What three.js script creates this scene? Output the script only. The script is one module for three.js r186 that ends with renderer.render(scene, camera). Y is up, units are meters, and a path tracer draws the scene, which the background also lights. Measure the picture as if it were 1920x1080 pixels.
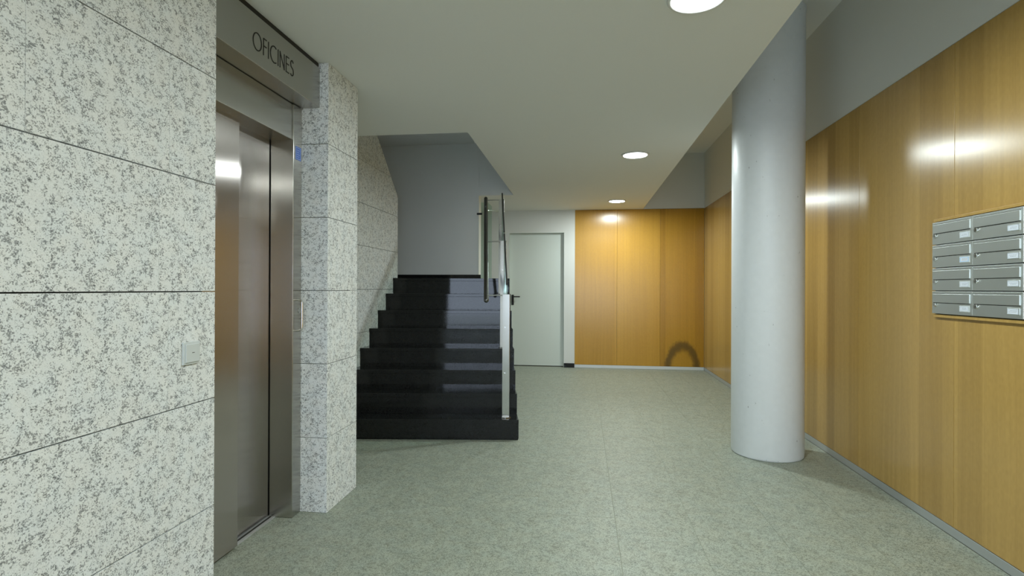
import * as THREE from 'three';
import { mergeGeometries, toCreasedNormals } from 'three/addons/utils/BufferGeometryUtils.js';
import { RoundedBoxGeometry } from 'three/addons/geometries/RoundedBoxGeometry.js';
import { RectAreaLightUniformsLib } from 'three/addons/lights/RectAreaLightUniformsLib.js';

// ------------------------------------------------------------------ camera, light, exposure
const scene = new THREE.Scene();
const renderer = new THREE.WebGLRenderer({ antialias: true });
renderer.toneMapping = THREE.LinearToneMapping;
renderer.toneMappingExposure = 1.34;
renderer.shadowMap.enabled = true;
renderer.shadowMap.type = THREE.PCFSoftShadowMap;
RectAreaLightUniformsLib.init();
scene.background = new THREE.Color().setRGB(3.6, 4.3, 5.3);   // overcast daylight, seen through the glazed entrance behind the camera

const rad = THREE.MathUtils.degToRad;
const camera = new THREE.PerspectiveCamera(2 * Math.atan(540 / 1002.23) * 180 / Math.PI, 1920 / 1080, 0.05, 60);
camera.position.set(0, 1.2, 0);
camera.rotation.set(rad(0.063), rad(7.468), rad(0.234), 'YXZ');

const LAMP = { power: 510, color: new THREE.Color().setRGB(0.90, 1.0, 0.99), glow: 14 };   // the round ceiling lights, all alike
const LAMP_X = 0.466, LAMP_Z = [-7.40, -4.87, -2.275, 0.30, 2.88];

// ------------------------------------------------------------------ measures of the place (metres)
const CEIL = 2.40, HIGH = 3.22;                // lower ceiling and the raised strip along the wood wall
const XL = -1.344, XR = 1.79;                  // granite wall face, wood wall face
const EDGE = 0.900;                            // where the lower ceiling ends
const ZB = -8.20, ZF = 5.5;                    // end walls
const ZW = -1.815, ZP0 = -2.695, ZP1 = -3.07;  // end of the granite wall, front and back of the pier
const XS = -2.0, RISE = 0.1635;                // granite wall beside the stairs, riser height

// ------------------------------------------------------------------ helpers
const used = {};
function numbered(name) { const n = used[name] = (used[name] ?? -1) + 1; return n ? name + '_' + String(n).padStart(3, '0') : name; }
function rng(seed) { let a = seed | 0; return () => { a = (a + 0x6d2b79f5) | 0; let t = Math.imul(a ^ (a >>> 15), 1 | a); t = (t + Math.imul(t ^ (t >>> 7), 61 | t)) ^ t; return ((t ^ (t >>> 14)) >>> 0) / 4294967296; }; }
const rnd = rng(20240611);

// uv in metres, from the side each triangle faces
function metric(geo, ou = 0, ov = 0) {
  const g = geo.index ? geo.toNonIndexed() : geo;
  const p = g.attributes.position, uv = new Float32Array(p.count * 2);
  const a = new THREE.Vector3(), b = new THREE.Vector3(), c = new THREE.Vector3();
  for (let i = 0; i < p.count; i += 3) {
    a.fromBufferAttribute(p, i); b.fromBufferAttribute(p, i + 1); c.fromBufferAttribute(p, i + 2);
    const n = b.clone().sub(a).cross(c.clone().sub(a)), x = Math.abs(n.x), y = Math.abs(n.y), z = Math.abs(n.z);
    [a, b, c].forEach((v, k) => {
      const u = x >= y && x >= z ? [v.z, v.y] : y >= z ? [v.x, v.z] : [v.x, v.y];
      uv[(i + k) * 2] = u[0] + ou; uv[(i + k) * 2 + 1] = u[1] + ov;
    });
  }
  g.setAttribute('uv', new THREE.BufferAttribute(uv, 2));
  for (const k of Object.keys(g.attributes)) if (!['position', 'normal', 'uv'].includes(k)) g.deleteAttribute(k);
  return g;
}
function box(x0, x1, y0, y1, z0, z1, ou = 0, ov = 0) {
  const g = new THREE.BoxGeometry(Math.abs(x1 - x0), Math.abs(y1 - y0), Math.abs(z1 - z0));
  g.translate((x0 + x1) / 2, (y0 + y1) / 2, (z0 + z1) / 2);
  return metric(g, ou, ov);
}
function rbox(x0, x1, y0, y1, z0, z1, r = 0.003, ou = 0, ov = 0, seg = 2) {
  const g = new RoundedBoxGeometry(Math.abs(x1 - x0), Math.abs(y1 - y0), Math.abs(z1 - z0), seg, r);
  g.translate((x0 + x1) / 2, (y0 + y1) / 2, (z0 + z1) / 2);
  return metric(g, ou, ov);
}
function cyl(p, q, r, seg = 20, r2 = r) {
  const a = new THREE.Vector3(...p), b = new THREE.Vector3(...q), d = b.clone().sub(a);
  const g = new THREE.CylinderGeometry(r2, r, d.length(), seg);
  g.applyQuaternion(new THREE.Quaternion().setFromUnitVectors(new THREE.Vector3(0, 1, 0), d.clone().normalize()));
  g.translate((a.x + b.x) / 2, (a.y + b.y) / 2, (a.z + b.z) / 2);
  return metric(g);
}
// a plan outline [[x, z], ...] raised from y0 to y1
function prism(plan, y0, y1, bevel = 0, ou = 0, ov = 0) {
  const s = new THREE.Shape(plan.map(([x, z]) => new THREE.Vector2(x, -z)));
  const o = bevel ? { depth: y1 - y0 - 2 * bevel, bevelEnabled: true, bevelSize: bevel, bevelThickness: bevel, bevelOffset: -bevel, bevelSegments: 2 } : { depth: y1 - y0, bevelEnabled: false };
  const g = new THREE.ExtrudeGeometry(s, o);
  g.rotateX(-Math.PI / 2); g.translate(0, y0 + bevel, 0);
  return metric(g, ou, ov);
}
// an outline [[z, y], ...] in a plane across x, thickened from x0 to x1
function slabX(outline, x0, x1, ou = 0, ov = 0, bevel = 0) {
  const s = new THREE.Shape(outline.map(([z, y]) => new THREE.Vector2(-z, y)));
  const o = bevel ? { depth: x1 - x0 - 2 * bevel, bevelEnabled: true, bevelSize: bevel, bevelThickness: bevel, bevelOffset: -bevel, bevelSegments: 1 } : { depth: x1 - x0, bevelEnabled: false };
  const g = new THREE.ExtrudeGeometry(s, o);
  g.rotateY(Math.PI / 2); g.translate(x0 + bevel, 0, 0);
  return metric(g, ou, ov);
}
function obj(name, geos, mat, parent = scene) {
  const list = Array.isArray(geos) ? geos : [geos];
  const g = list.length > 1 ? mergeGeometries(list.map((q) => (q.index ? q.toNonIndexed() : q))) : list[0];
  const m = new THREE.Mesh(g, mat);
  m.name = parent === scene ? numbered(name) : name; m.castShadow = m.receiveShadow = true; parent.add(m);
  return m;
}
function thing(name, label, category, [x, y, z] = [0, 0, 0], group, kind) {
  const o = new THREE.Group(); o.name = numbered(name); scene.add(o); o.position.set(x, y, z);
  o.userData = { label, category };
  if (group) o.userData.group = group;
  if (kind) o.userData.kind = kind;
  return o;
}
function structure(name, geos, mat, label, category) {
  const m = obj(name, geos, mat); m.userData = { kind: 'structure', label, category };
  return m;
}
// parts are written in world coordinates: move a geometry into its thing's own frame
const into = (g, o) => g.translate(-o.position.x, -o.position.y, -o.position.z);

// ------------------------------------------------------------------ textures (computed)
const HASH = new Float32Array(65536); { const r = rng(99); for (let i = 0; i < 65536; i++) HASH[i] = r(); }
const PERM = new Int32Array(4096); { const r = rng(7); for (let i = 0; i < 4096; i++) PERM[i] = i; for (let i = 4095; i > 0; i--) { const j = Math.floor(r() * (i + 1)), t = PERM[i]; PERM[i] = PERM[j]; PERM[j] = t; } }
function vnoise(x, y, px, py, s) {               // value noise that repeats every px, py cells
  const ix = Math.floor(x), iy = Math.floor(y), fx = x - ix, fy = y - iy;
  const x0 = ((ix % px) + px) % px, x1 = (x0 + 1) % px, y0 = ((iy % py) + py) % py, y1 = (y0 + 1) % py;
  const h = (a, b) => HASH[(PERM[(a + PERM[(b + s * 37) & 4095]) & 4095] + s * 4096) & 65535];
  const u = fx * fx * (3 - 2 * fx), v = fy * fy * (3 - 2 * fy);
  return (h(x0, y0) * (1 - u) + h(x1, y0) * u) * (1 - v) + (h(x0, y1) * (1 - u) + h(x1, y1) * u) * v;
}
const sstep = (a, b, x) => { const t = Math.min(1, Math.max(0, (x - a) / (b - a))); return t * t * (3 - 2 * t); };
function texture(w, h, metres, fill, srgb = true) {   // fill(i, j, u, v) -> [r, g, b] 0..255 ; metres = [width, height] one repeat covers
  const d = new Uint8Array(w * h * 4);
  for (let j = 0; j < h; j++) for (let i = 0; i < w; i++) {
    const c = fill(i, j, i / w, j / h), k = (j * w + i) * 4;
    d[k] = c[0]; d[k + 1] = c[1]; d[k + 2] = c[2]; d[k + 3] = 255;
  }
  const t = new THREE.DataTexture(d, w, h, THREE.RGBAFormat);
  t.wrapS = t.wrapT = THREE.RepeatWrapping; t.magFilter = THREE.LinearFilter; t.minFilter = THREE.LinearMipmapLinearFilter; t.generateMipmaps = true;
  t.repeat.set(1 / metres[0], 1 / metres[1]); if (srgb) t.colorSpace = THREE.SRGBColorSpace; t.needsUpdate = true;
  return t;
}
const clamp8 = (v) => Math.max(0, Math.min(255, v));

function graniteTexture(o) {
  const S = 1024;
  return texture(S, S, [o.size, o.size], (i, j, u, v) => {
    const n = (cells, s) => vnoise(u * cells, v * cells, cells, cells, s);
    const fine = o.fine, speck = 0.55 * n(fine, 1) + 0.45 * n(Math.round(fine * 1.9), 2);
    const cluster = 0.65 * n(Math.round(fine / 3.2), 3) + 0.35 * n(Math.round(fine / 7), 4);
    const d = sstep(o.th, o.th + o.soft, speck * (1 - o.clump) + cluster * o.clump);
    const black = sstep(0.70, 0.84, n(Math.round(fine * 1.3), 5)) * d;
    const grain = (n(Math.round(fine * 2.6), 6) - 0.5) * o.grain + (n(Math.round(fine / 16), 7) - 0.5) * o.cloud;
    const warm = (n(Math.round(fine / 12), 8) - 0.5) * o.warm;
    return [0, 1, 2].map((c) => clamp8(o.light[c] + (o.dark[c] - o.light[c]) * d - black * (o.pepper ?? 20) + grain + (c === 0 ? warm : c === 2 ? -warm : 0)));
  });
}
const T = {};
T.granite = graniteTexture({ size: 0.9, fine: 290, th: 0.505, soft: 0.2, clump: 0.37, grain: 26, cloud: 6, warm: 3, pepper: 62, light: [232, 235, 235], dark: [146, 149, 150] });
T.floor = graniteTexture({ size: 1.2, fine: 330, th: 0.38, soft: 0.4, clump: 0.25, grain: 34, cloud: 9, warm: 3, light: [156, 162, 148], dark: [110, 116, 103] });
T.black = graniteTexture({ size: 0.8, fine: 240, th: 0.45, soft: 0.3, clump: 0.2, grain: 8, cloud: 2, warm: 0, light: [32, 33, 33], dark: [18, 19, 19] });
function woodTexture(seed, base, spread, archPos) {
  const W = 1024, Hh = 1024, r = rng(seed), edges = [0], tone = [];
  while (edges[edges.length - 1] < 0.93) edges.push(Math.min(1, edges[edges.length - 1] + 0.05 + r() * 0.085));
  edges[edges.length - 1] = 1;
  for (let i = 0; i < edges.length; i++) tone.push((r() - 0.5) * spread);
  return texture(W, Hh, [1.8, 2.6], (i, j, u, v) => {
    let k = 0; while (k < edges.length - 2 && u >= edges[k + 1]) k++;
    const wob = (vnoise(u * 24, v * 3, 24, 3, 11) - 0.5) * 0.02, uu = u + wob;
    const streak = (vnoise(uu * 420, v * 5, 420, 5, 12) - 0.5) * 5 + (vnoise(uu * 90, v * 2, 90, 2, 13) - 0.5) * 9;
    const pore = vnoise(u * 512, v * 60, 512, 60, 14) > 0.86 ? -3 : 0;
    const fleck = (vnoise(u * 200, v * 160, 200, 160, 15) - 0.5) * 6;
    const s = tone[k] + streak + pore + fleck;
    let archTone = 0;
    if (archPos) {                                  // soft ragged arch, darker than the veneer around it
      const x = u * 1.8 - archPos[0], y = v * 2.6 - archPos[1], q = Math.hypot(x / 0.26, y / 0.41) + (vnoise(u * 30, v * 30, 30, 30, 16) - 0.5) * 0.07 + (vnoise(u * 110, v * 90, 110, 90, 17) - 0.5) * 0.06;
      archTone = y > -0.02 ? sstep(0.48, 0.78, q) * (1 - sstep(0.84, 1.06, q)) * 0.4 : 0;
    }
    return [clamp8((base[0] + s) * (1 - archTone)), clamp8((base[1] + s * 0.92) * (1 - archTone)), clamp8((base[2] + s * 0.6) * (1 - archTone))];
  });
}
T.wood = woodTexture(5, [182, 147, 82], 20);
T.wood2 = woodTexture(17, [187, 139, 38], 14);
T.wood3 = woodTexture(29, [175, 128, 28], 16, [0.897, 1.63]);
T.paint = (() => {                                // white paint with small chips and scuffs
  const r = rng(61), w = 1024, h = 1024, marks = Array.from({ length: 70 }, () => [r() * w, r() * h, 1 + r() * 2.2, 1 + r() * 4, 20 + r() * 80]), d = new Float32Array(w * h);
  for (const [x, y, a, b, k] of marks) for (let j = -8; j <= 8; j++) for (let i = -8; i <= 8; i++) { const q = (i / a) ** 2 + (j / b) ** 2, X = (Math.round(x + i) + w) % w, Y = (Math.round(y + j) + h) % h; if (q < 1) d[Y * w + X] = Math.max(d[Y * w + X], k * (1 - q)); }
  return texture(w, h, [1.5, 1.7], (i, j, u, v) => { const a = 246 + (vnoise(u * 60, v * 60, 60, 60, 23) - 0.5) * 3 - d[j * w + i]; return [a, a, a]; });
})();
T.plaster = texture(512, 512, [1.5, 1.5], (i, j, u, v) => { const a = 128 + (vnoise(u * 180, v * 180, 180, 180, 21) - 0.5) * 90 + (vnoise(u * 24, v * 24, 24, 24, 22) - 0.5) * 90; return [a, a, a]; }, false);
T.brush = texture(512, 512, [0.5, 0.5], (i, j, u, v) => { const a = 120 + (vnoise(u * 256, v * 4, 256, 4, 31) - 0.5) * 60 + (vnoise(u * 12, v * 9, 12, 9, 32) - 0.5) * 40; return [a, a, a]; }, false);
const bumpOf = (t) => { const b = t.clone(); b.colorSpace = THREE.NoColorSpace; b.needsUpdate = true; return b; };

// ------------------------------------------------------------------ materials
const P = (o) => new THREE.MeshPhysicalMaterial(o);
const lin = (r, g, b) => new THREE.Color().setRGB(r, g, b);
const M = {
  granite: P({ map: T.granite, roughness: 0.62, bumpMap: bumpOf(T.granite), bumpScale: 0.0006 }),
  grout: P({ color: lin(0.03, 0.032, 0.03), roughness: 0.9 }),
  floor: P({ map: T.floor, roughness: 0.5, bumpMap: bumpOf(T.floor), bumpScale: 0.0004 }),
  floorJoint: P({ color: lin(0.30, 0.31, 0.25), roughness: 0.9 }),
  black: P({ map: T.black, roughness: 0.045, specularIntensity: 0.65 }),
  wood: P({ map: T.wood, roughness: 0.25, ior: 1.6, bumpMap: bumpOf(T.wood), bumpScale: 0.0001, anisotropy: 0.6, anisotropyRotation: 0 }),
  wood2: P({ map: T.wood2, roughness: 0.25, ior: 1.6, bumpMap: bumpOf(T.wood2), bumpScale: 0.0001, anisotropy: 0.6, anisotropyRotation: 0 }),
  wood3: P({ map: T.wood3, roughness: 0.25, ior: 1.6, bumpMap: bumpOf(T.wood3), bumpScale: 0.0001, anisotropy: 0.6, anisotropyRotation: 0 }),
  paint: P({ color: lin(0.74, 0.75, 0.72), roughness: 0.85, bumpMap: T.plaster, bumpScale: 0.0006 }),
  ceiling: P({ color: lin(0.82, 0.83, 0.81), roughness: 0.9, bumpMap: T.plaster, bumpScale: 0.0004 }),
  column: P({ color: lin(0.80, 0.83, 0.85), map: T.paint, roughness: 0.42, bumpMap: T.plaster, bumpScale: 0.0005 }),
  steel: P({ color: lin(0.50, 0.49, 0.46), metalness: 1, roughness: 0.24, anisotropy: 1.0, anisotropyRotation: 0, bumpMap: T.brush, bumpScale: 0.00004 }),
  steelDoor: P({ color: lin(0.52, 0.48, 0.46), metalness: 1, roughness: 0.22, anisotropy: 1.0, anisotropyRotation: 0, bumpMap: T.brush, bumpScale: 0.00004 }),
  polished: P({ color: lin(0.72, 0.72, 0.72), metalness: 1, roughness: 0.14 }),
  mailSteel: P({ color: lin(0.80, 0.84, 0.82), metalness: 0.95, roughness: 0.36, anisotropy: 0.7, anisotropyRotation: 0, bumpMap: T.brush, bumpScale: 0.00003 }),
  chrome: P({ color: lin(0.8, 0.8, 0.8), metalness: 1, roughness: 0.08 }),
  alu: P({ color: lin(0.52, 0.54, 0.54), metalness: 0.6, roughness: 0.45 }),
  aluWhite: P({ color: lin(0.66, 0.68, 0.68), metalness: 0.2, roughness: 0.5 }),
  doorPaint: P({ color: lin(0.66, 0.71, 0.66), roughness: 0.5 }),
  blackPlastic: P({ color: lin(0.012, 0.012, 0.012), roughness: 0.4 }),
  whitePlastic: P({ color: lin(0.62, 0.66, 0.66), roughness: 0.35 }),
  glass: P({ color: lin(0.86, 0.94, 0.90), transmission: 1, thickness: 0, roughness: 0.0, ior: 1.5 }),
  pane: P({ transmission: 1, thickness: 0, roughness: 0, ior: 1.45 }),
  railSteel: P({ color: lin(0.16, 0.16, 0.155), metalness: 1, roughness: 0.3 }),
  dark: P({ color: lin(0.02, 0.02, 0.018), roughness: 0.7 }),
  ring: P({ color: lin(0.75, 0.75, 0.74), roughness: 0.4 }),
};

// ------------------------------------------------------------------ floor
{
  const f = structure('floor', box(-3.3, XR + 0.3, -0.3, -0.0015, ZB - 0.4, ZF + 0.2), M.floorJoint, 'grey green flamed granite floor in long strips', 'floor');
  const strips = [-2.241, -1.841, -1.441, -1.041, -0.641, -0.241, 0.175, 0.559, 0.959, 1.359, 1.788], L = 0.6;
  for (let s = 0; s + 1 < strips.length; s++) {
    const off = (s * 0.37) % L;
    for (let z = ZB - off; z < 1.2; z += L) {
      const z0 = Math.max(ZB, z), z1 = z + L;
      if (z1 <= ZB + 0.01) continue;
      if (strips[s + 1] < -1.3 && z1 > -1.9) continue;          // under the granite wall
      const g0 = strips[s] === 0.175 ? 0.0018 : 0.0006, g1 = strips[s + 1] === 0.175 ? 0.0018 : 0.0006;
      obj('floor_tile', box(strips[s] + g0, strips[s + 1] - g1, -0.02, (rnd() - 0.5) * 0.0004, z0 + 0.0005, z1 - 0.0005, rnd() * 5, rnd() * 5), M.floor, f);
    }
  }
  obj('floor_tile', box(XL, XR, -0.02, 0, 1.3, ZF), M.floor, f);
}

// ------------------------------------------------------------------ granite walls, tile by tile
const COURSES = [0, 0.399, 0.794, 1.185, 1.576, 1.968, CEIL];
function clipBelow(poly, f) {                    // keep the part of an outline where f(z, y) <= 0
  const out = [];
  for (let i = 0; i < poly.length; i++) {
    const a = poly[i], b = poly[(i + 1) % poly.length], fa = f(...a), fb = f(...b);
    if (fa <= 0) out.push(a);
    if ((fa < 0 && fb > 0) || (fa > 0 && fb < 0)) { const t = fa / (fa - fb); out.push([a[0] + (b[0] - a[0]) * t, a[1] + (b[1] - a[1]) * t]); }
  }
  return out;
}
{
  const w = structure('wall_left', box(-1.75, XL - 0.03, 0, CEIL, ZW + 0.03, ZF), M.grout, 'speckled white granite wall in wide courses beside the elevator', 'wall');
  const G = 0.0019, V = 0.0004;
  for (let c = 0; c < 6; c++) {
    const joints = c === 4 ? [ZW, -1.592, -1.134, -0.5, 0.3, 1.1] : c % 2 ? [ZW, -1.55, -0.75, 0.05, 0.85, 1.1] : [ZW, -1.59, -1.02, -0.22, 0.58, 1.1];
    for (let k = 0; k + 1 < joints.length; k++)
      obj('granite_tile', rbox(XL - 0.03, XL, COURSES[c] + G, COURSES[c + 1] - G, joints[k] + V, joints[k + 1] - V, 0.0006, rnd() * 7, rnd() * 7, 1), M.granite, w);
    obj('granite_tile', box(XL - 0.03, XL, COURSES[c] + G, COURSES[c + 1] - G, 1.1 + V, ZF, rnd() * 7, rnd() * 7), M.granite, w);
    obj('edge_tile', rbox(-1.75, XL - 0.031, COURSES[c] + G, COURSES[c + 1] - G, ZW, ZW + 0.029, 0.0006, rnd() * 7, rnd() * 7, 1), M.granite, w);
  }
}
{
  const w = structure('wall_pier', box(-2.3, XL - 0.03, 0, CEIL, ZP1 + 0.03, ZP0 - 0.03), M.grout, 'narrow granite clad pier between the elevator and the black stairs', 'pier');
  for (let c = 0; c < 6; c++) {
    const G = 0.0015, y0 = COURSES[c] + G, y1 = COURSES[c + 1] - G;
    obj('granite_tile', rbox(-2.3, XL, y0, y1, ZP0 - 0.028, ZP0, 0.0008, rnd() * 7, rnd() * 7, 1), M.granite, w);
    obj('granite_tile', rbox(XL - 0.03, XL, y0, y1, ZP1, ZP0 - 0.0285, 0.0008, rnd() * 7, rnd() * 7, 1), M.granite, w);
    obj('granite_tile', rbox(-2.3, XL - 0.0305, y0, y1, ZP1, ZP1 + 0.028, 0.0008, rnd() * 7, rnd() * 7, 1), M.granite, w);
  }
}
{
  const ZE = -5.63, top = (z, y) => y - (2.192 + 0.845 * (z - ZE));
  const w = structure('wall_stair', slabX(clipBelow([[ZP1 - 0.005, 0], [ZE + 0.02, 0], [ZE + 0.02, 3.05], [ZP1 - 0.005, 3.05]], (z, y) => top(z, y) + 0.02), XS - 0.2, XS - 0.03), M.grout, 'granite clad wall with a sloping top rising beside the black stairs', 'wall');
  const C2 = [0, 0.399, 0.794, 1.187, 1.589, 1.978, 2.37, 2.76, 3.05], J = [[ZP1 - 0.005, -3.9, -4.7, ZE], [ZP1 - 0.005, -3.5, -4.3, -5.1, ZE]];
  for (let c = 0; c < 8; c++) {
    const js = J[c % 2];
    for (let k = 0; k + 1 < js.length; k++) {
      const o = clipBelow([[js[k] - 0.0004, C2[c] + 0.0018], [js[k + 1] + 0.0004, C2[c] + 0.0018], [js[k + 1] + 0.0004, C2[c + 1] - 0.0018], [js[k] - 0.0004, C2[c + 1] - 0.0018]], top);
      if (o.length > 2) obj('granite_tile', slabX(o, XS - 0.03, XS, rnd() * 7, rnd() * 7), M.granite, w);
    }
  }
}

// ------------------------------------------------------------------ ceilings and plain walls
const OX = -0.877, OZ0 = -4.03, OZ1 = -6.81;   // stair opening in the lower ceiling
const STAIRTOP = 3.08;
structure('ceiling', [
  box(-2.3, EDGE, CEIL, CEIL + 0.14, OZ0, ZF + 0.2),
  box(OX, EDGE, CEIL, CEIL + 0.14, ZB - 0.2, OZ0),
  box(-3.3, OX, CEIL, CEIL + 0.11, ZB - 0.2, OZ1 - 0.152),
  box(-1.329, OX, CEIL, CEIL + 0.11, OZ1 - 0.152, OZ1 - 0.001),
  box(EDGE - 0.08, EDGE, CEIL + 0.14, HIGH + 0.15, ZB - 0.2, ZF + 0.2),
  box(EDGE - 0.08, XR + 0.3, HIGH, HIGH + 0.15, ZB - 0.2, ZF + 0.2),
], M.ceiling, 'smooth white ceiling with a raised strip along the wood wall', 'ceiling');
structure('ceiling_stair', [
  box(-3.3, OX + 0.1, STAIRTOP, STAIRTOP + 0.1, OZ1 - 0.2, ZP1 + 0.1),
  box(OX, OX + 0.1, CEIL + 0.14, STAIRTOP, OZ1, OZ0 + 0.1),
  box(-2.0, OX + 0.1, CEIL + 0.14, STAIRTOP, OZ0, OZ0 + 0.1),
], M.paint, 'white painted soffit high above the black stairs', 'ceiling');
const WY0 = 1.85, WY1 = 2.33, WZ0 = -5.55, WZ1 = -5.07;   // added stair window, unseen, letting blue daylight onto the landing wall
const DX0 = -1.122, DX1 = -0.272, DH = 2.061, WX0 = -0.11;
structure('wall_back', [
  box(-3.3, DX0, 0, CEIL, ZB - 0.2, ZB), box(DX1, WX0, 0, CEIL, ZB - 0.2, ZB), box(DX0, DX1, DH, CEIL, ZB - 0.2, ZB),
  box(WX0, XR + 0.3, 0, HIGH, ZB - 0.2, ZB - 0.02), box(EDGE, XR, CEIL + 0.002, HIGH, ZB - 0.02, ZB),
  box(DX0 - 0.1, DX1 + 0.1, 0, DH + 0.1, ZB - 0.3, ZB - 0.2),
], M.paint, 'white painted end wall around the pale door', 'wall');
structure('wall_right', [box(XR + 0.02, XR + 0.3, 0, HIGH, ZB - 0.2, ZF + 0.2), box(XR, XR + 0.02, CEIL + 0.002, HIGH, ZB, ZF)], M.paint, 'white painted wall above the wood panelling', 'wall');
structure('wall_front', [box(-1.75, XR + 0.3, 2.3, HIGH + 0.15, ZF, ZF + 0.2), box(-1.75, -1.25, 0, 2.3, ZF, ZF + 0.2), box(1.6, XR + 0.3, 0, 2.3, ZF, ZF + 0.2)], M.paint, 'white painted wall around the glazed entrance', 'wall');
{
  const d = new THREE.Group(); d.name = 'door_2'; d.userData = { kind: 'structure', label: 'glazed entrance doors in slim metal frames', category: 'door' }; scene.add(d);
  d.position.set(0.175, 0, ZF + 0.06);
  const xs = [-1.25, 0.7, 1.6];
  for (let k = 0; k < 2; k++) {
    const a = xs[k], b = xs[k + 1];
    obj('door_frame', [box(a, a + 0.05, 0, 2.3, ZF + 0.04, ZF + 0.09), box(b - 0.05, b, 0, 2.3, ZF + 0.04, ZF + 0.09), box(a + 0.05, b - 0.05, 0, 0.1, ZF + 0.04, ZF + 0.09), box(a + 0.05, b - 0.05, 2.25, 2.3, ZF + 0.04, ZF + 0.09)].map((g) => into(g, d)), M.alu, d);
    const pane = new THREE.PlaneGeometry(b - a - 0.1, 2.15); pane.translate((a + b) / 2, 1.175, ZF + 0.065);
    obj('pane', into(pane, d), M.pane, d);
  }
  structure('pavement', box(-8, 8, -0.35, -0.03, ZF + 0.2, ZF + 9), M.paint, 'pale pavement outside the glazed entrance', 'pavement');
}
structure('wall_stairwell', [
  box(-3.3, -1.33, 0, STAIRTOP, OZ1 - 0.15, OZ1), box(-1.33, OX + 0.1, CEIL + 0.111, STAIRTOP, OZ1 - 0.15, OZ1 - 0.015),
  box(-3.3, -3.15, 0, WY0, OZ1, ZP1), box(-3.3, -3.15, WY1, STAIRTOP, OZ1, ZP1), box(-3.3, -3.15, WY0, WY1, OZ1, WZ0), box(-3.3, -3.15, WY0, WY1, WZ1, ZP1), box(-3.3, -2.3, 0, STAIRTOP, ZP1, ZP1 + 0.15), box(-2.3, -2.2, 0, STAIRTOP, ZP1, ZP1 + 0.15),
], M.paint, 'white painted wall behind the stair landing', 'wall');
{
  const d = new THREE.Group(); d.name = 'window_1'; d.userData = { kind: 'structure', label: 'small unseen window added behind the sloping granite wall to light the stairwell', category: 'window' }; scene.add(d);
  d.position.set(-3.22, WY0, (WZ0 + WZ1) / 2);
  obj('added_window_frame', [box(-3.24, -3.2, WY0, WY1, WZ0, WZ0 + 0.04), box(-3.24, -3.2, WY0, WY1, WZ1 - 0.04, WZ1), box(-3.24, -3.2, WY0, WY0 + 0.04, WZ0 + 0.04, WZ1 - 0.04), box(-3.24, -3.2, WY1 - 0.04, WY1, WZ0 + 0.04, WZ1 - 0.04)].map((g) => into(g, d)), M.alu, d);
  const g = new THREE.PlaneGeometry(WZ1 - WZ0 - 0.08, WY1 - WY0 - 0.08); g.rotateY(Math.PI / 2); g.translate(-3.22, (WY0 + WY1) / 2, (WZ0 + WZ1) / 2);
  obj('pane', into(g, d), M.pane, d);
}
structure('wall_side', [box(-3.3, -3.15, 0, CEIL, ZB, OZ1 - 0.15)], M.paint, 'white painted wall behind the stairs', 'wall');
structure('wall_shaft', [box(-2.35, -2.3, 0, CEIL, ZP1, ZW + 0.1), box(-2.3, -1.75, 0, CEIL, ZW, ZW + 0.1)], M.dark, 'dark wall of the elevator shaft', 'wall');
structure('trim_1', box(-1.329, OX - 0.002, CEIL + 0.001, CEIL + 0.109, OZ1, OZ1 + 0.012), M.paint, 'pale edge of the ceiling slab above the railing', 'trim');

// ------------------------------------------------------------------ wood panelling
{
  const w = structure('wall_panelling', box(XR + 0.012, XR + 0.02, 0.0, CEIL, ZB, ZF), M.dark, 'tall honey coloured wood panels along the mailbox wall', 'panelling');
  const js = []; for (let z = -2.85 - 0.9 * 5; z < ZF; z += 0.9) js.push(z);
  js.unshift(ZB + 0.001); js.push(ZF);
  for (let k = 0; k + 1 < js.length; k++)
    obj('wood_panel', rbox(XR, XR + 0.012, 0.05, CEIL, js[k] + 0.001, js[k + 1] - 0.001, 0.0012, 0.37 * k, 0.5 * k, 1), M.wood, w);
  structure('baseboard_right', rbox(XR + 0.001, XR + 0.012, 0.002, 0.046, ZB + 0.002, ZF, 0.0015), M.alu, 'grey metal baseboard under the wood panels', 'baseboard');
}
{
  const w = structure('wall_panelling', box(WX0, XR, 0.0, CEIL, ZB - 0.02, ZB - 0.012), M.dark, 'wood panels on the end wall next to the pale door', 'panelling');
  const js = [WX0, 0.522, 1.156, XR - 0.001];
  for (let k = 0; k < 3; k++)
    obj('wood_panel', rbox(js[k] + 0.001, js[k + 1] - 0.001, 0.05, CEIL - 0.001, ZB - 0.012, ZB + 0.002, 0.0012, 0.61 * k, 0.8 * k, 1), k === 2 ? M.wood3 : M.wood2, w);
  structure('baseboard_back', rbox(WX0, XR - 0.002, 0.002, 0.048, ZB - 0.012, ZB + 0.001, 0.0015), M.aluWhite, 'pale baseboard under the end wall wood panels', 'baseboard');
  structure('baseboard_back', rbox(DX1 + 0.002, WX0 - 0.001, 0.001, 0.066, ZB, ZB + 0.012, 0.002), M.black, 'short black stone baseboard right beside the pale door', 'baseboard');
}

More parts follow.
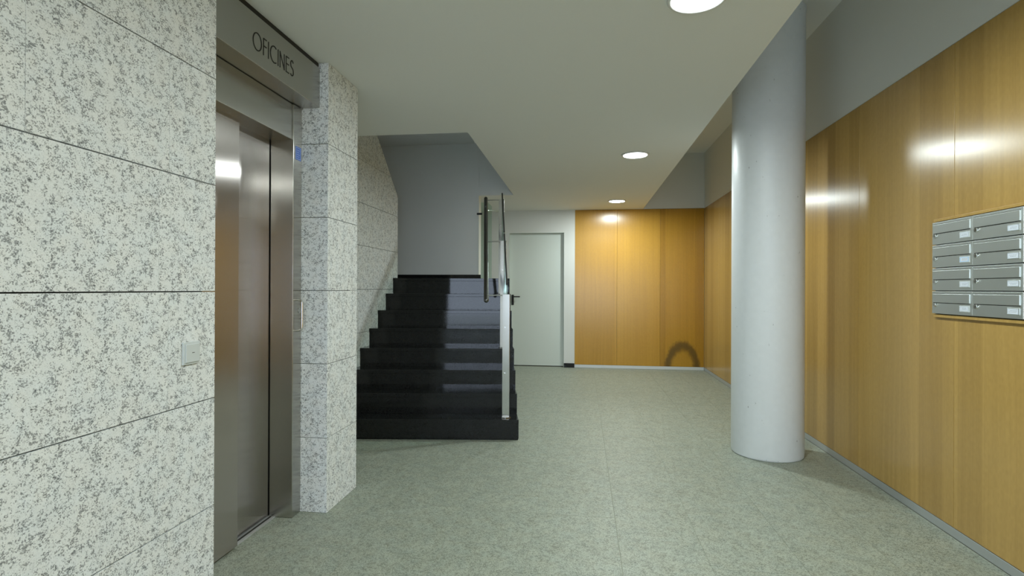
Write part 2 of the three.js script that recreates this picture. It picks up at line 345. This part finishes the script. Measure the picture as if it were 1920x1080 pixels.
// ------------------------------------------------------------------ pale door on the end wall
{
  const d = new THREE.Group(); d.name = 'door_1'; d.userData = { kind: 'structure', label: 'pale green grey flush door with black lever handle', category: 'door' }; scene.add(d);
  d.position.set((DX0 + DX1) / 2, 0, ZB - 0.06);
  const zf = ZB - 0.058;
  obj('leaf', into(rbox(DX0 + 0.006, DX1 - 0.006, 0.012, DH - 0.006, zf - 0.045, zf, 0.002), d), M.doorPaint, d);
  obj('frame', [box(DX0, DX0 + 0.004, 0, DH, zf - 0.06, ZB + 0.001), box(DX1 - 0.004, DX1, 0, DH, zf - 0.06, ZB + 0.001), box(DX0, DX1, DH - 0.004, DH, zf - 0.06, ZB + 0.001)].map((g) => into(g, d)), M.doorPaint, d);
  const hx = -1.072;
  const h = obj('handle', [rbox(hx - 0.02, hx + 0.02, 0.945, 1.105, zf, zf + 0.01, 0.0045), cyl([hx, 1.075, zf], [hx, 1.075, zf + 0.055], 0.01), cyl([hx - 0.008, 1.075, zf + 0.05], [hx + 0.12, 1.075, zf + 0.05], 0.009)].map((g) => into(g, d)), M.blackPlastic, d);
  obj('keyhole', into(cyl([hx, 0.985, zf + 0.009], [hx, 0.985, zf + 0.012], 0.008), d), M.polished, h);
}

// ------------------------------------------------------------------ round column
{
  const pts = [[0, 0], [0.236, 0], [0.242, 0.006], [0.245, 0.02], [0.245, HIGH - 0.03], [0.247, HIGH - 0.028], [0.247, HIGH], [0, HIGH]].map(([x, y]) => new THREE.Vector2(x, y));
  const g = new THREE.LatheGeometry(pts, 96), uv = g.attributes.uv, p = g.attributes.position;
  for (let i = 0; i < uv.count; i++) uv.setXY(i, uv.getX(i) * 1.5, p.getY(i));
  const c = obj('column', toCreasedNormals(g, 0.5), M.column);
  c.position.set(1.353, 0, -4.15);
  c.userData = { label: 'round white painted concrete column standing near the wood wall', category: 'column' };
}

// ------------------------------------------------------------------ black stairs
{
  const t = thing('staircase', 'polished black granite staircase of eight steps with a landing', 'staircase', [-1.25, 0, -4.1]);
  const zl = (k) => -4.0 - 0.2115 * k, zr = (k) => -4.192 - 0.2076 * k, xr = (k) => -0.492 - 0.0391 * k, XA = XS + 0.002;
  const line = (k, d) => [[XA, zl(k) - d], [xr(k) - 0.188 * d, zr(k) - d]];
  const core = [];
  for (let k = 0; k < 8; k++) {
    const last = k === 7;
    const [a, b] = line(k, 0.008), [a2, b2] = line(k, 0.028);
    obj('riser', into(prism([a, b, b2, a2], k * RISE + (k ? 0.0005 : 0.012), (k + 1) * RISE - 0.0305, 0, rnd() * 3, rnd() * 3), t), M.black, t);
    const [c, d] = line(k, 0), [c2, d2] = last ? [[XA, -5.9], [-0.825, -5.9]] : line(k + 1, 0.007);
    obj('tread', into(prism([c, d, d2, c2], (k + 1) * RISE - 0.03, (k + 1) * RISE, 0.002, rnd() * 3, rnd() * 3), t), M.black, t);
    const e = last ? [[XA, -5.9], [-0.83, -5.9]] : line(k + 1, 0.028);
    core.push(prism([a2, [b2[0] - 0.002, b2[1]], [e[1][0] - 0.002, e[1][1]], e[0]], 0.012, (k + 1) * RISE - 0.0308));
  }
  obj('landing', into(prism([[-3.14, -5.64], [XA - 0.01, -5.64], [XA - 0.01, -5.902], [-0.825, -5.902], [-0.99, OZ1 + 0.016], [-3.14, OZ1 + 0.016]], 8 * RISE - 0.2, 8 * RISE, 0.002), t), M.black, t);
  core.push(prism([[XA, -5.902], [-0.83, -5.902], [-0.995, OZ1 + 0.016], [XA, OZ1 + 0.016]], 0.012, 8 * RISE - 0.201));
  core.push(prism([[XA, zl(0) - 0.02], [xr(0) - 0.006, zr(0) - 0.02], [xr(0) - 0.01, zr(0) - 0.05], [XA, zl(0) - 0.05]], 0.0005, 0.012));
  obj('stair_body', core.map((g) => into(g, t)), M.black, t);
  const s = structure('baseboard_stair', rbox(-3.14, -1.30, 8 * RISE + 0.001, 8 * RISE + 0.07, OZ1, OZ1 + 0.014, 0.002), M.black, 'black stone baseboard at the foot of the landing wall', 'baseboard');
}

// ------------------------------------------------------------------ railing on the stairs
{
  const t = thing('stair_railing', 'stainless steel and glass railing on the open side of the stairs', 'railing', [-0.607, RISE, -4.27]);
  const px = (z) => -0.607 + 0.184 * (z + 4.27), tubeAt = (z) => new THREE.Vector3(-0.77 + 0.187 * (z + 4.27), 1.125 - 0.808 * (z + 4.27), z);
  const posts = [[-4.27, 1], [-4.905, 4], [-5.535, 7]];
  for (const [z, k] of posts) {
    const x = px(z), y0 = k * RISE, y1 = y0 + 0.99;
    const p = obj('post', into(rbox(x - 0.029, x + 0.029, y0 + 0.001, y1, z - 0.006, z + 0.006, 0.0015), t), M.polished, t);
    obj('base_ring', into(cyl([x, y0 + 0.0005, z], [x, y0 + 0.006, z], 0.042, 28), t), M.chrome, p);
    const c = tubeAt(z), y = Math.min(y1 - 0.006, c.y + 0.02);
    obj('bracket', into(cyl([x - 0.028, y, z], [c.x + 0.012, y, z], 0.005, 12), t), M.chrome, t);
    for (const yy of [y0 + 0.35, y0 + 0.72]) obj('clamp', into(cyl([x - 0.014, yy, z + 0.006], [x - 0.014, yy, z + 0.016], 0.009, 16), t), M.chrome, t);
  }
  const a = tubeAt(-4.245), b = tubeAt(-5.53);
  const rail = obj('handrail', into(cyl(a.toArray(), b.toArray(), 0.02, 28), t), M.railSteel, t);
  for (const e of [a, b]) { const s = new THREE.SphereGeometry(0.02, 24, 14); s.translate(e.x, e.y, e.z); obj('end_cap', into(metric(s), t), M.railSteel, rail); }
  const panel = (z0, z1) => {
    const top = (z) => 1.166 - 0.775 * (z + 4.2), bot = (z) => 0.30 - 0.775 * (z + 4.2), x0 = px(z0), x1 = px(z1);
    const g = slabX([[z0, bot(z0)], [z1, bot(z1)], [z1, top(z1)], [z0, top(z0)]], -0.005, 0.005), p = g.attributes.position;
    for (let i = 0; i < p.count; i++) p.setX(i, p.getX(i) + x0 + (x1 - x0) * (p.getZ(i) - z0) / (z1 - z0) + 0.006);
    return into(g, t);
  };
  obj('glass_panel', panel(-4.285, -4.89), M.glass, t);
  obj('glass_panel', panel(-4.92, -5.52), M.glass, t);
  for (const [z0, z1] of [[-4.285, -4.89], [-4.92, -5.52]]) {
    const y = (z) => 1.166 - 0.775 * (z + 4.2) + 0.002, a = new THREE.Vector3(px(z0) + 0.006, y(z0), z0), b = new THREE.Vector3(px(z1) + 0.006, y(z1), z1);
    const g = new RoundedBoxGeometry(0.014, 0.018, a.distanceTo(b), 1, 0.002); g.lookAt(b.clone().sub(a)); g.translate((a.x + b.x) / 2, (a.y + b.y) / 2, (a.z + b.z) / 2);
    obj('edge_channel', into(metric(g), t), M.dark, t).userData.label = 'dark channel along the glass edge';
  }
  obj('bracket', into(cyl([px(-5.535) - 0.028, 2.01, -5.535], [tubeAt(-5.4).x + 0.01, 2.01, -5.45], 0.004, 12), t), M.chrome, t);
}
{
  const t = thing('glass_guard', 'clear glass guard panel at the back of the landing', 'glass panel', [-1.22, 8 * RISE, -6.76]);
  const s = new THREE.Shape([[-0.07, 0.001], [0.07, 0.001], [0.07, 0.945], [0.02, 0.995], [-0.07, 0.995]].map(([x, y]) => new THREE.Vector2(x, y)));
  const g = new THREE.ExtrudeGeometry(s, { depth: 0.01, bevelEnabled: false });
  obj('pane', metric(g), M.glass, t);
  for (const y of [0.85]) obj('clamp', rbox(-0.124, -0.056, y - 0.012, y + 0.012, -0.008, 0.018, 0.003), M.blackPlastic, t);
}

// ------------------------------------------------------------------ elevator
{
  const t = thing('elevator', 'brushed stainless steel elevator entrance with sliding doors', 'elevator', [-1.6, 0, -2.2]);
  const put = (n, g, m, p = t) => obj(n, into(g, t), m, p);
  put('door_leaf', rbox(-1.60, -1.568, 0.012, 1.985, -2.278, ZW - 0.005, 0.002), M.steelDoor);
  put('door_leaf', rbox(-1.652, -1.622, 0.012, 1.985, -2.604, -2.2, 0.002, 0.3, 0.1), M.steelDoor);
  const j = put('jamb', rbox(-1.62, -1.492, 0.001, 2.157, ZP0 + 0.002, -2.61, 0.003, 0.1, 0.2), M.steel);
  put('jamb_return', box(-1.75, -1.622, 0.001, 2.157, ZP0 + 0.002, -2.63), M.dark);
  put('header', rbox(-1.75, -1.50, 1.972, 2.157, -2.609, ZW - 0.002, 0.0025), M.steel);
  put('door_track', box(-1.748, -1.612, 1.9, 1.9715, -2.609, ZW - 0.002).translate(-0.06, 0, 0), M.dark);
  const s = put('sill', rbox(-1.72, -1.583, -0.019, 0.006, -2.609, ZW - 0.002, 0.0015), M.alu);
  for (const x of [-1.606, -1.64]) put('sill_groove', box(x - 0.006, x + 0.006, 0.0052, 0.0066, -2.606, ZW - 0.004), M.dark, s);
  // pull handle, button and blue notice on the jamb
  const pts = [[-1.492, 1.137], [-1.470, 1.134], [-1.462, 1.12], [-1.462, 0.99], [-1.470, 0.977], [-1.492, 0.974]].map(([x, y]) => new THREE.Vector3(x, y, -2.648));
  put('handle', metric(new THREE.TubeGeometry(new THREE.CatmullRomCurve3(pts, false, 'catmullrom', 0.2), 40, 0.0065, 12)), M.chrome, j);
  put('lock', cyl([-1.4925, 1.079, -2.674], [-1.489, 1.079, -2.674], 0.014, 28), M.polished, j);
  const cv = document.createElement('canvas'); cv.width = 128; cv.height = 160; const q = cv.getContext('2d');
  q.fillStyle = '#5f82d8'; q.fillRect(0, 0, 128, 160); q.strokeStyle = '#b4c6f2'; q.lineWidth = 6;
  q.strokeRect(14, 14, 100, 132);
  for (let i = 0; i < 4; i++) { q.beginPath(); q.moveTo(30, 42 + i * 26); q.lineTo(i % 2 ? 84 : 98, 42 + i * 26); q.stroke(); }
  const ct = new THREE.CanvasTexture(cv); ct.colorSpace = THREE.SRGBColorSpace;
  const pg = new THREE.PlaneGeometry(0.056, 0.07); pg.rotateY(Math.PI / 2); pg.translate(-1.4912, 1.909, -2.656);
  put('notice', pg, P({ map: ct, roughness: 0.5 }), j).userData.label = 'small blue notice sticker';
}
// sign box over the doors
{
  const t = thing('sign', 'steel sign box over the elevator doors reading OFICINES', 'sign', [-1.47, 2.16, -2.26]);
  const put = (n, g, m, p = t) => obj(n, into(g, t), m, p);
  put('sign_panel', rbox(-1.56, -1.392, 2.16, 2.372, ZP0 + 0.001, ZW - 0.002, 0.002), M.steel);
  put('top_rail', box(-1.55, -1.40, 2.372, CEIL - 0.001, ZP0 + 0.001, ZW - 0.002), M.dark);
  // thin drawn capitals; pen strokes in a 1 x 1 box per letter
  const arc = (cx, cy, rx, ry, a0, a1, n = 36) => Array.from({ length: n + 1 }, (_, i) => { const a = rad(a0 + (a1 - a0) * i / n); return [cx + rx * Math.cos(a), cy + ry * Math.sin(a)]; });
  const glyphs = {
    O: [1.02, [arc(0.51, 0.5, 0.49, 0.5, 0, 360, 48)]],
    F: [0.42, [[[0.03, 0], [0.03, 1]], [[0.03, 0.985], [0.42, 0.985]], [[0.03, 0.55], [0.40, 0.55]]]],
    I: [0.06, [[[0.03, 0], [0.03, 1]]]],
    C: [0.80, [arc(0.51, 0.5, 0.49, 0.5, 58, 302, 40)]],
    N: [0.64, [[[0.03, 0], [0.03, 1]], [[0.03, 0.97], [0.61, 0.03]], [[0.61, 0], [0.61, 1]]]],
    E: [0.44, [[[0.03, 0], [0.03, 1]], [[0.03, 0.985], [0.44, 0.985]], [[0.03, 0.54], [0.42, 0.54]], [[0.03, 0.015], [0.44, 0.015]]]],
    S: [0.46, [[...arc(0.24, 0.745, 0.19, 0.24, 30, 225, 20), ...arc(0.22, 0.255, 0.22, 0.25, 52, -140, 24)]]],
  };
  const cap = 0.074, word = 'OFICINES', gap = 0.2, total = [...word].reduce((s, ch) => s + glyphs[ch][0] + gap, -gap), sc = 0.322 / (total * cap), z0 = -2.109, y0 = 2.222, pen = 0.0046;
  let cur = 0;
  for (const ch of word) {
    const [w, strokes] = glyphs[ch], parts = [];
    for (const s of strokes) for (let i = 0; i + 1 < s.length; i++) {
      const A = [(cur + s[i][0]) * cap * sc, s[i][1] * cap], B = [(cur + s[i + 1][0]) * cap * sc, s[i + 1][1] * cap];
      const L = Math.hypot(B[0] - A[0], B[1] - A[1]), g = new THREE.BoxGeometry(0.0016, pen, L + pen * 0.35);
      g.rotateX(Math.atan2(B[1] - A[1], B[0] - A[0])); g.translate(-1.3915, y0 + (A[1] + B[1]) / 2, z0 - (A[0] + B[0]) / 2);
      parts.push(metric(g));
    }
    obj('letter', parts.map((g) => into(g, t)), M.dark, t);
    cur += w + gap;
  }
}

// ------------------------------------------------------------------ light switch
{
  const t = thing('light_switch', 'square pale grey light switch on the speckled granite wall', 'light switch', [XL, 0.935, -1.688]);
  const s = 0.0385;
  obj('plate', rbox(0.0002, 0.009, 0, 0.077, -s, s, 0.002), M.whitePlastic, t);
  obj('rocker', rbox(0.008, 0.014, 0.007, 0.07, -s + 0.006, s - 0.006, 0.002), M.whitePlastic, t);
  obj('mark', box(0.0138, 0.0142, 0.039, 0.041, -0.006, 0.006), M.dark, t);
}

// ------------------------------------------------------------------ mailboxes
{
  const Z0 = -2.978, W = 0.2845, Y0 = 1.082, Hh = 0.1155;
  const f = thing('wooden_surround', 'wood edged surround of the whole block of steel mailboxes', 'surround', [XR, Y0, Z0 + W]);
  obj('frame_rail', rbox(-0.014, -0.0002, 4 * Hh + 0.002, 4 * Hh + 0.016, -W - 0.004, W + 0.03, 0.002), M.wood, f);
  obj('frame_rail', rbox(-0.014, -0.0002, -0.018, -0.003, -W - 0.004, W + 0.03, 0.002), M.wood, f);
  obj('backing', box(-0.006, -0.0003, -0.002, 4 * Hh + 0.001, -W, W), M.dark, f);
  const rows = ['top', 'second', 'third', 'bottom'], cols = ['nearer the round column', 'farther from the round column'];
  const tag = (seed, blue) => {
    const cv = document.createElement('canvas'); cv.width = 160; cv.height = 80; const q = cv.getContext('2d'), r = rng(seed);
    q.fillStyle = blue ? '#a9cdf0' : '#cdd6e2'; q.fillRect(0, 0, 160, 80); q.fillStyle = '#e2e8f0'; q.fillRect(14, 10, 132, 60);
    q.fillStyle = '#7d8696';
    for (let l = 0; l < 2; l++) { let x = 24 + r() * 20; while (x < 128) { const w = 5 + r() * 12; q.fillRect(x, 26 + l * 20, w, 6); x += w + 4; } }
    const c = new THREE.CanvasTexture(cv); c.colorSpace = THREE.SRGBColorSpace; return P({ map: c, roughness: 0.35 });
  };
  for (let c = 0; c < 2; c++) for (let r = 0; r < 4; r++) {
    const t = thing('mailbox', `steel mailbox in the ${rows[r]} row, column ${cols[c]}`, 'mailbox', [XR - 0.006, Y0 + (3 - r) * Hh, Z0 + c * W], 'steel mailboxes on the wood wall');
    const g = 0.0018, X = -0.0165;
    obj('face', rbox(X, -0.0005, g, Hh - g * 1.5, 0.001, W - 0.001, 0.0015), M.mailSteel, t);
    // slot flap: raised pressed panel with a dark gap under it
    obj('slot', [box(X - 0.0008, X + 0.001, 0.0535, 0.057, 0.012, W - 0.014), box(X - 0.0008, X + 0.001, 0.1005, 0.1025, 0.012, W - 0.014)], M.dark, t);
    obj('flap', rbox(X - 0.0045, X + 0.001, 0.057, 0.1005, 0.012, W - 0.014, 0.0018), M.mailSteel, t);
    const lock = obj('lock', cyl([X + 0.001, 0.044, 0.028], [X - 0.008, 0.044, 0.028], 0.0118, 24, 0.0095), M.chrome, t);
    obj('key_slot', box(X - 0.0084, X - 0.0079, 0.0395, 0.0485, 0.0272, 0.0288), M.dark, lock);
    const n = obj('name_holder', rbox(X - 0.003, X + 0.0005, 0.017, 0.046, W - 0.082, W - 0.016, 0.0015), c ? M.mailSteel : M.whitePlastic, t);
    const pg = new THREE.PlaneGeometry(0.058, 0.022); pg.rotateY(-Math.PI / 2); pg.translate(X - 0.0033, 0.0315, W - 0.049);
    obj('name_card', pg, tag(40 + c * 4 + r, c === 0 && r === 1), n);
  }
}

// ------------------------------------------------------------------ round ceiling lights
const lampPlace = ['over the far wood end wall', 'between the black stairs and the column', 'over the floor in front of the elevator', 'over the floor before the mailboxes', 'halfway to the entrance'];
LAMP_Z.forEach((z, i) => {
  const t = thing('ceiling_light', 'glowing round recessed ceiling light ' + lampPlace[i], 'ceiling light', [LAMP_X, CEIL, z], 'row of round ceiling lights');
  const ring = new THREE.LatheGeometry([[0.104, -0.001], [0.104, -0.008], [0.112, -0.011], [0.121, -0.006], [0.122, -0.0002], [0.104, -0.0002]].map(([x, y]) => new THREE.Vector2(x, y)), 48);
  obj('trim_ring', metric(ring), M.ring, t);
  const dome = new THREE.LatheGeometry([[0.1035, -0.001], [0.1035, -0.006], [0.09, -0.010], [0.05, -0.013], [0.0001, -0.014]].map(([x, y]) => new THREE.Vector2(x, y)), 40);
  obj('diffuser', metric(dome), new THREE.MeshStandardMaterial({ color: 0xffffff, roughness: 0.6, emissive: LAMP.color, emissiveIntensity: LAMP.glow }), t);
  const l = new THREE.RectAreaLight(LAMP.color, LAMP.power, 0.12, 0.12);
  l.position.set(LAMP_X, CEIL - 0.018, z); l.rotation.x = -Math.PI / 2; l.name = 'lamp_light'; scene.add(l);
});

renderer.render(scene, camera);
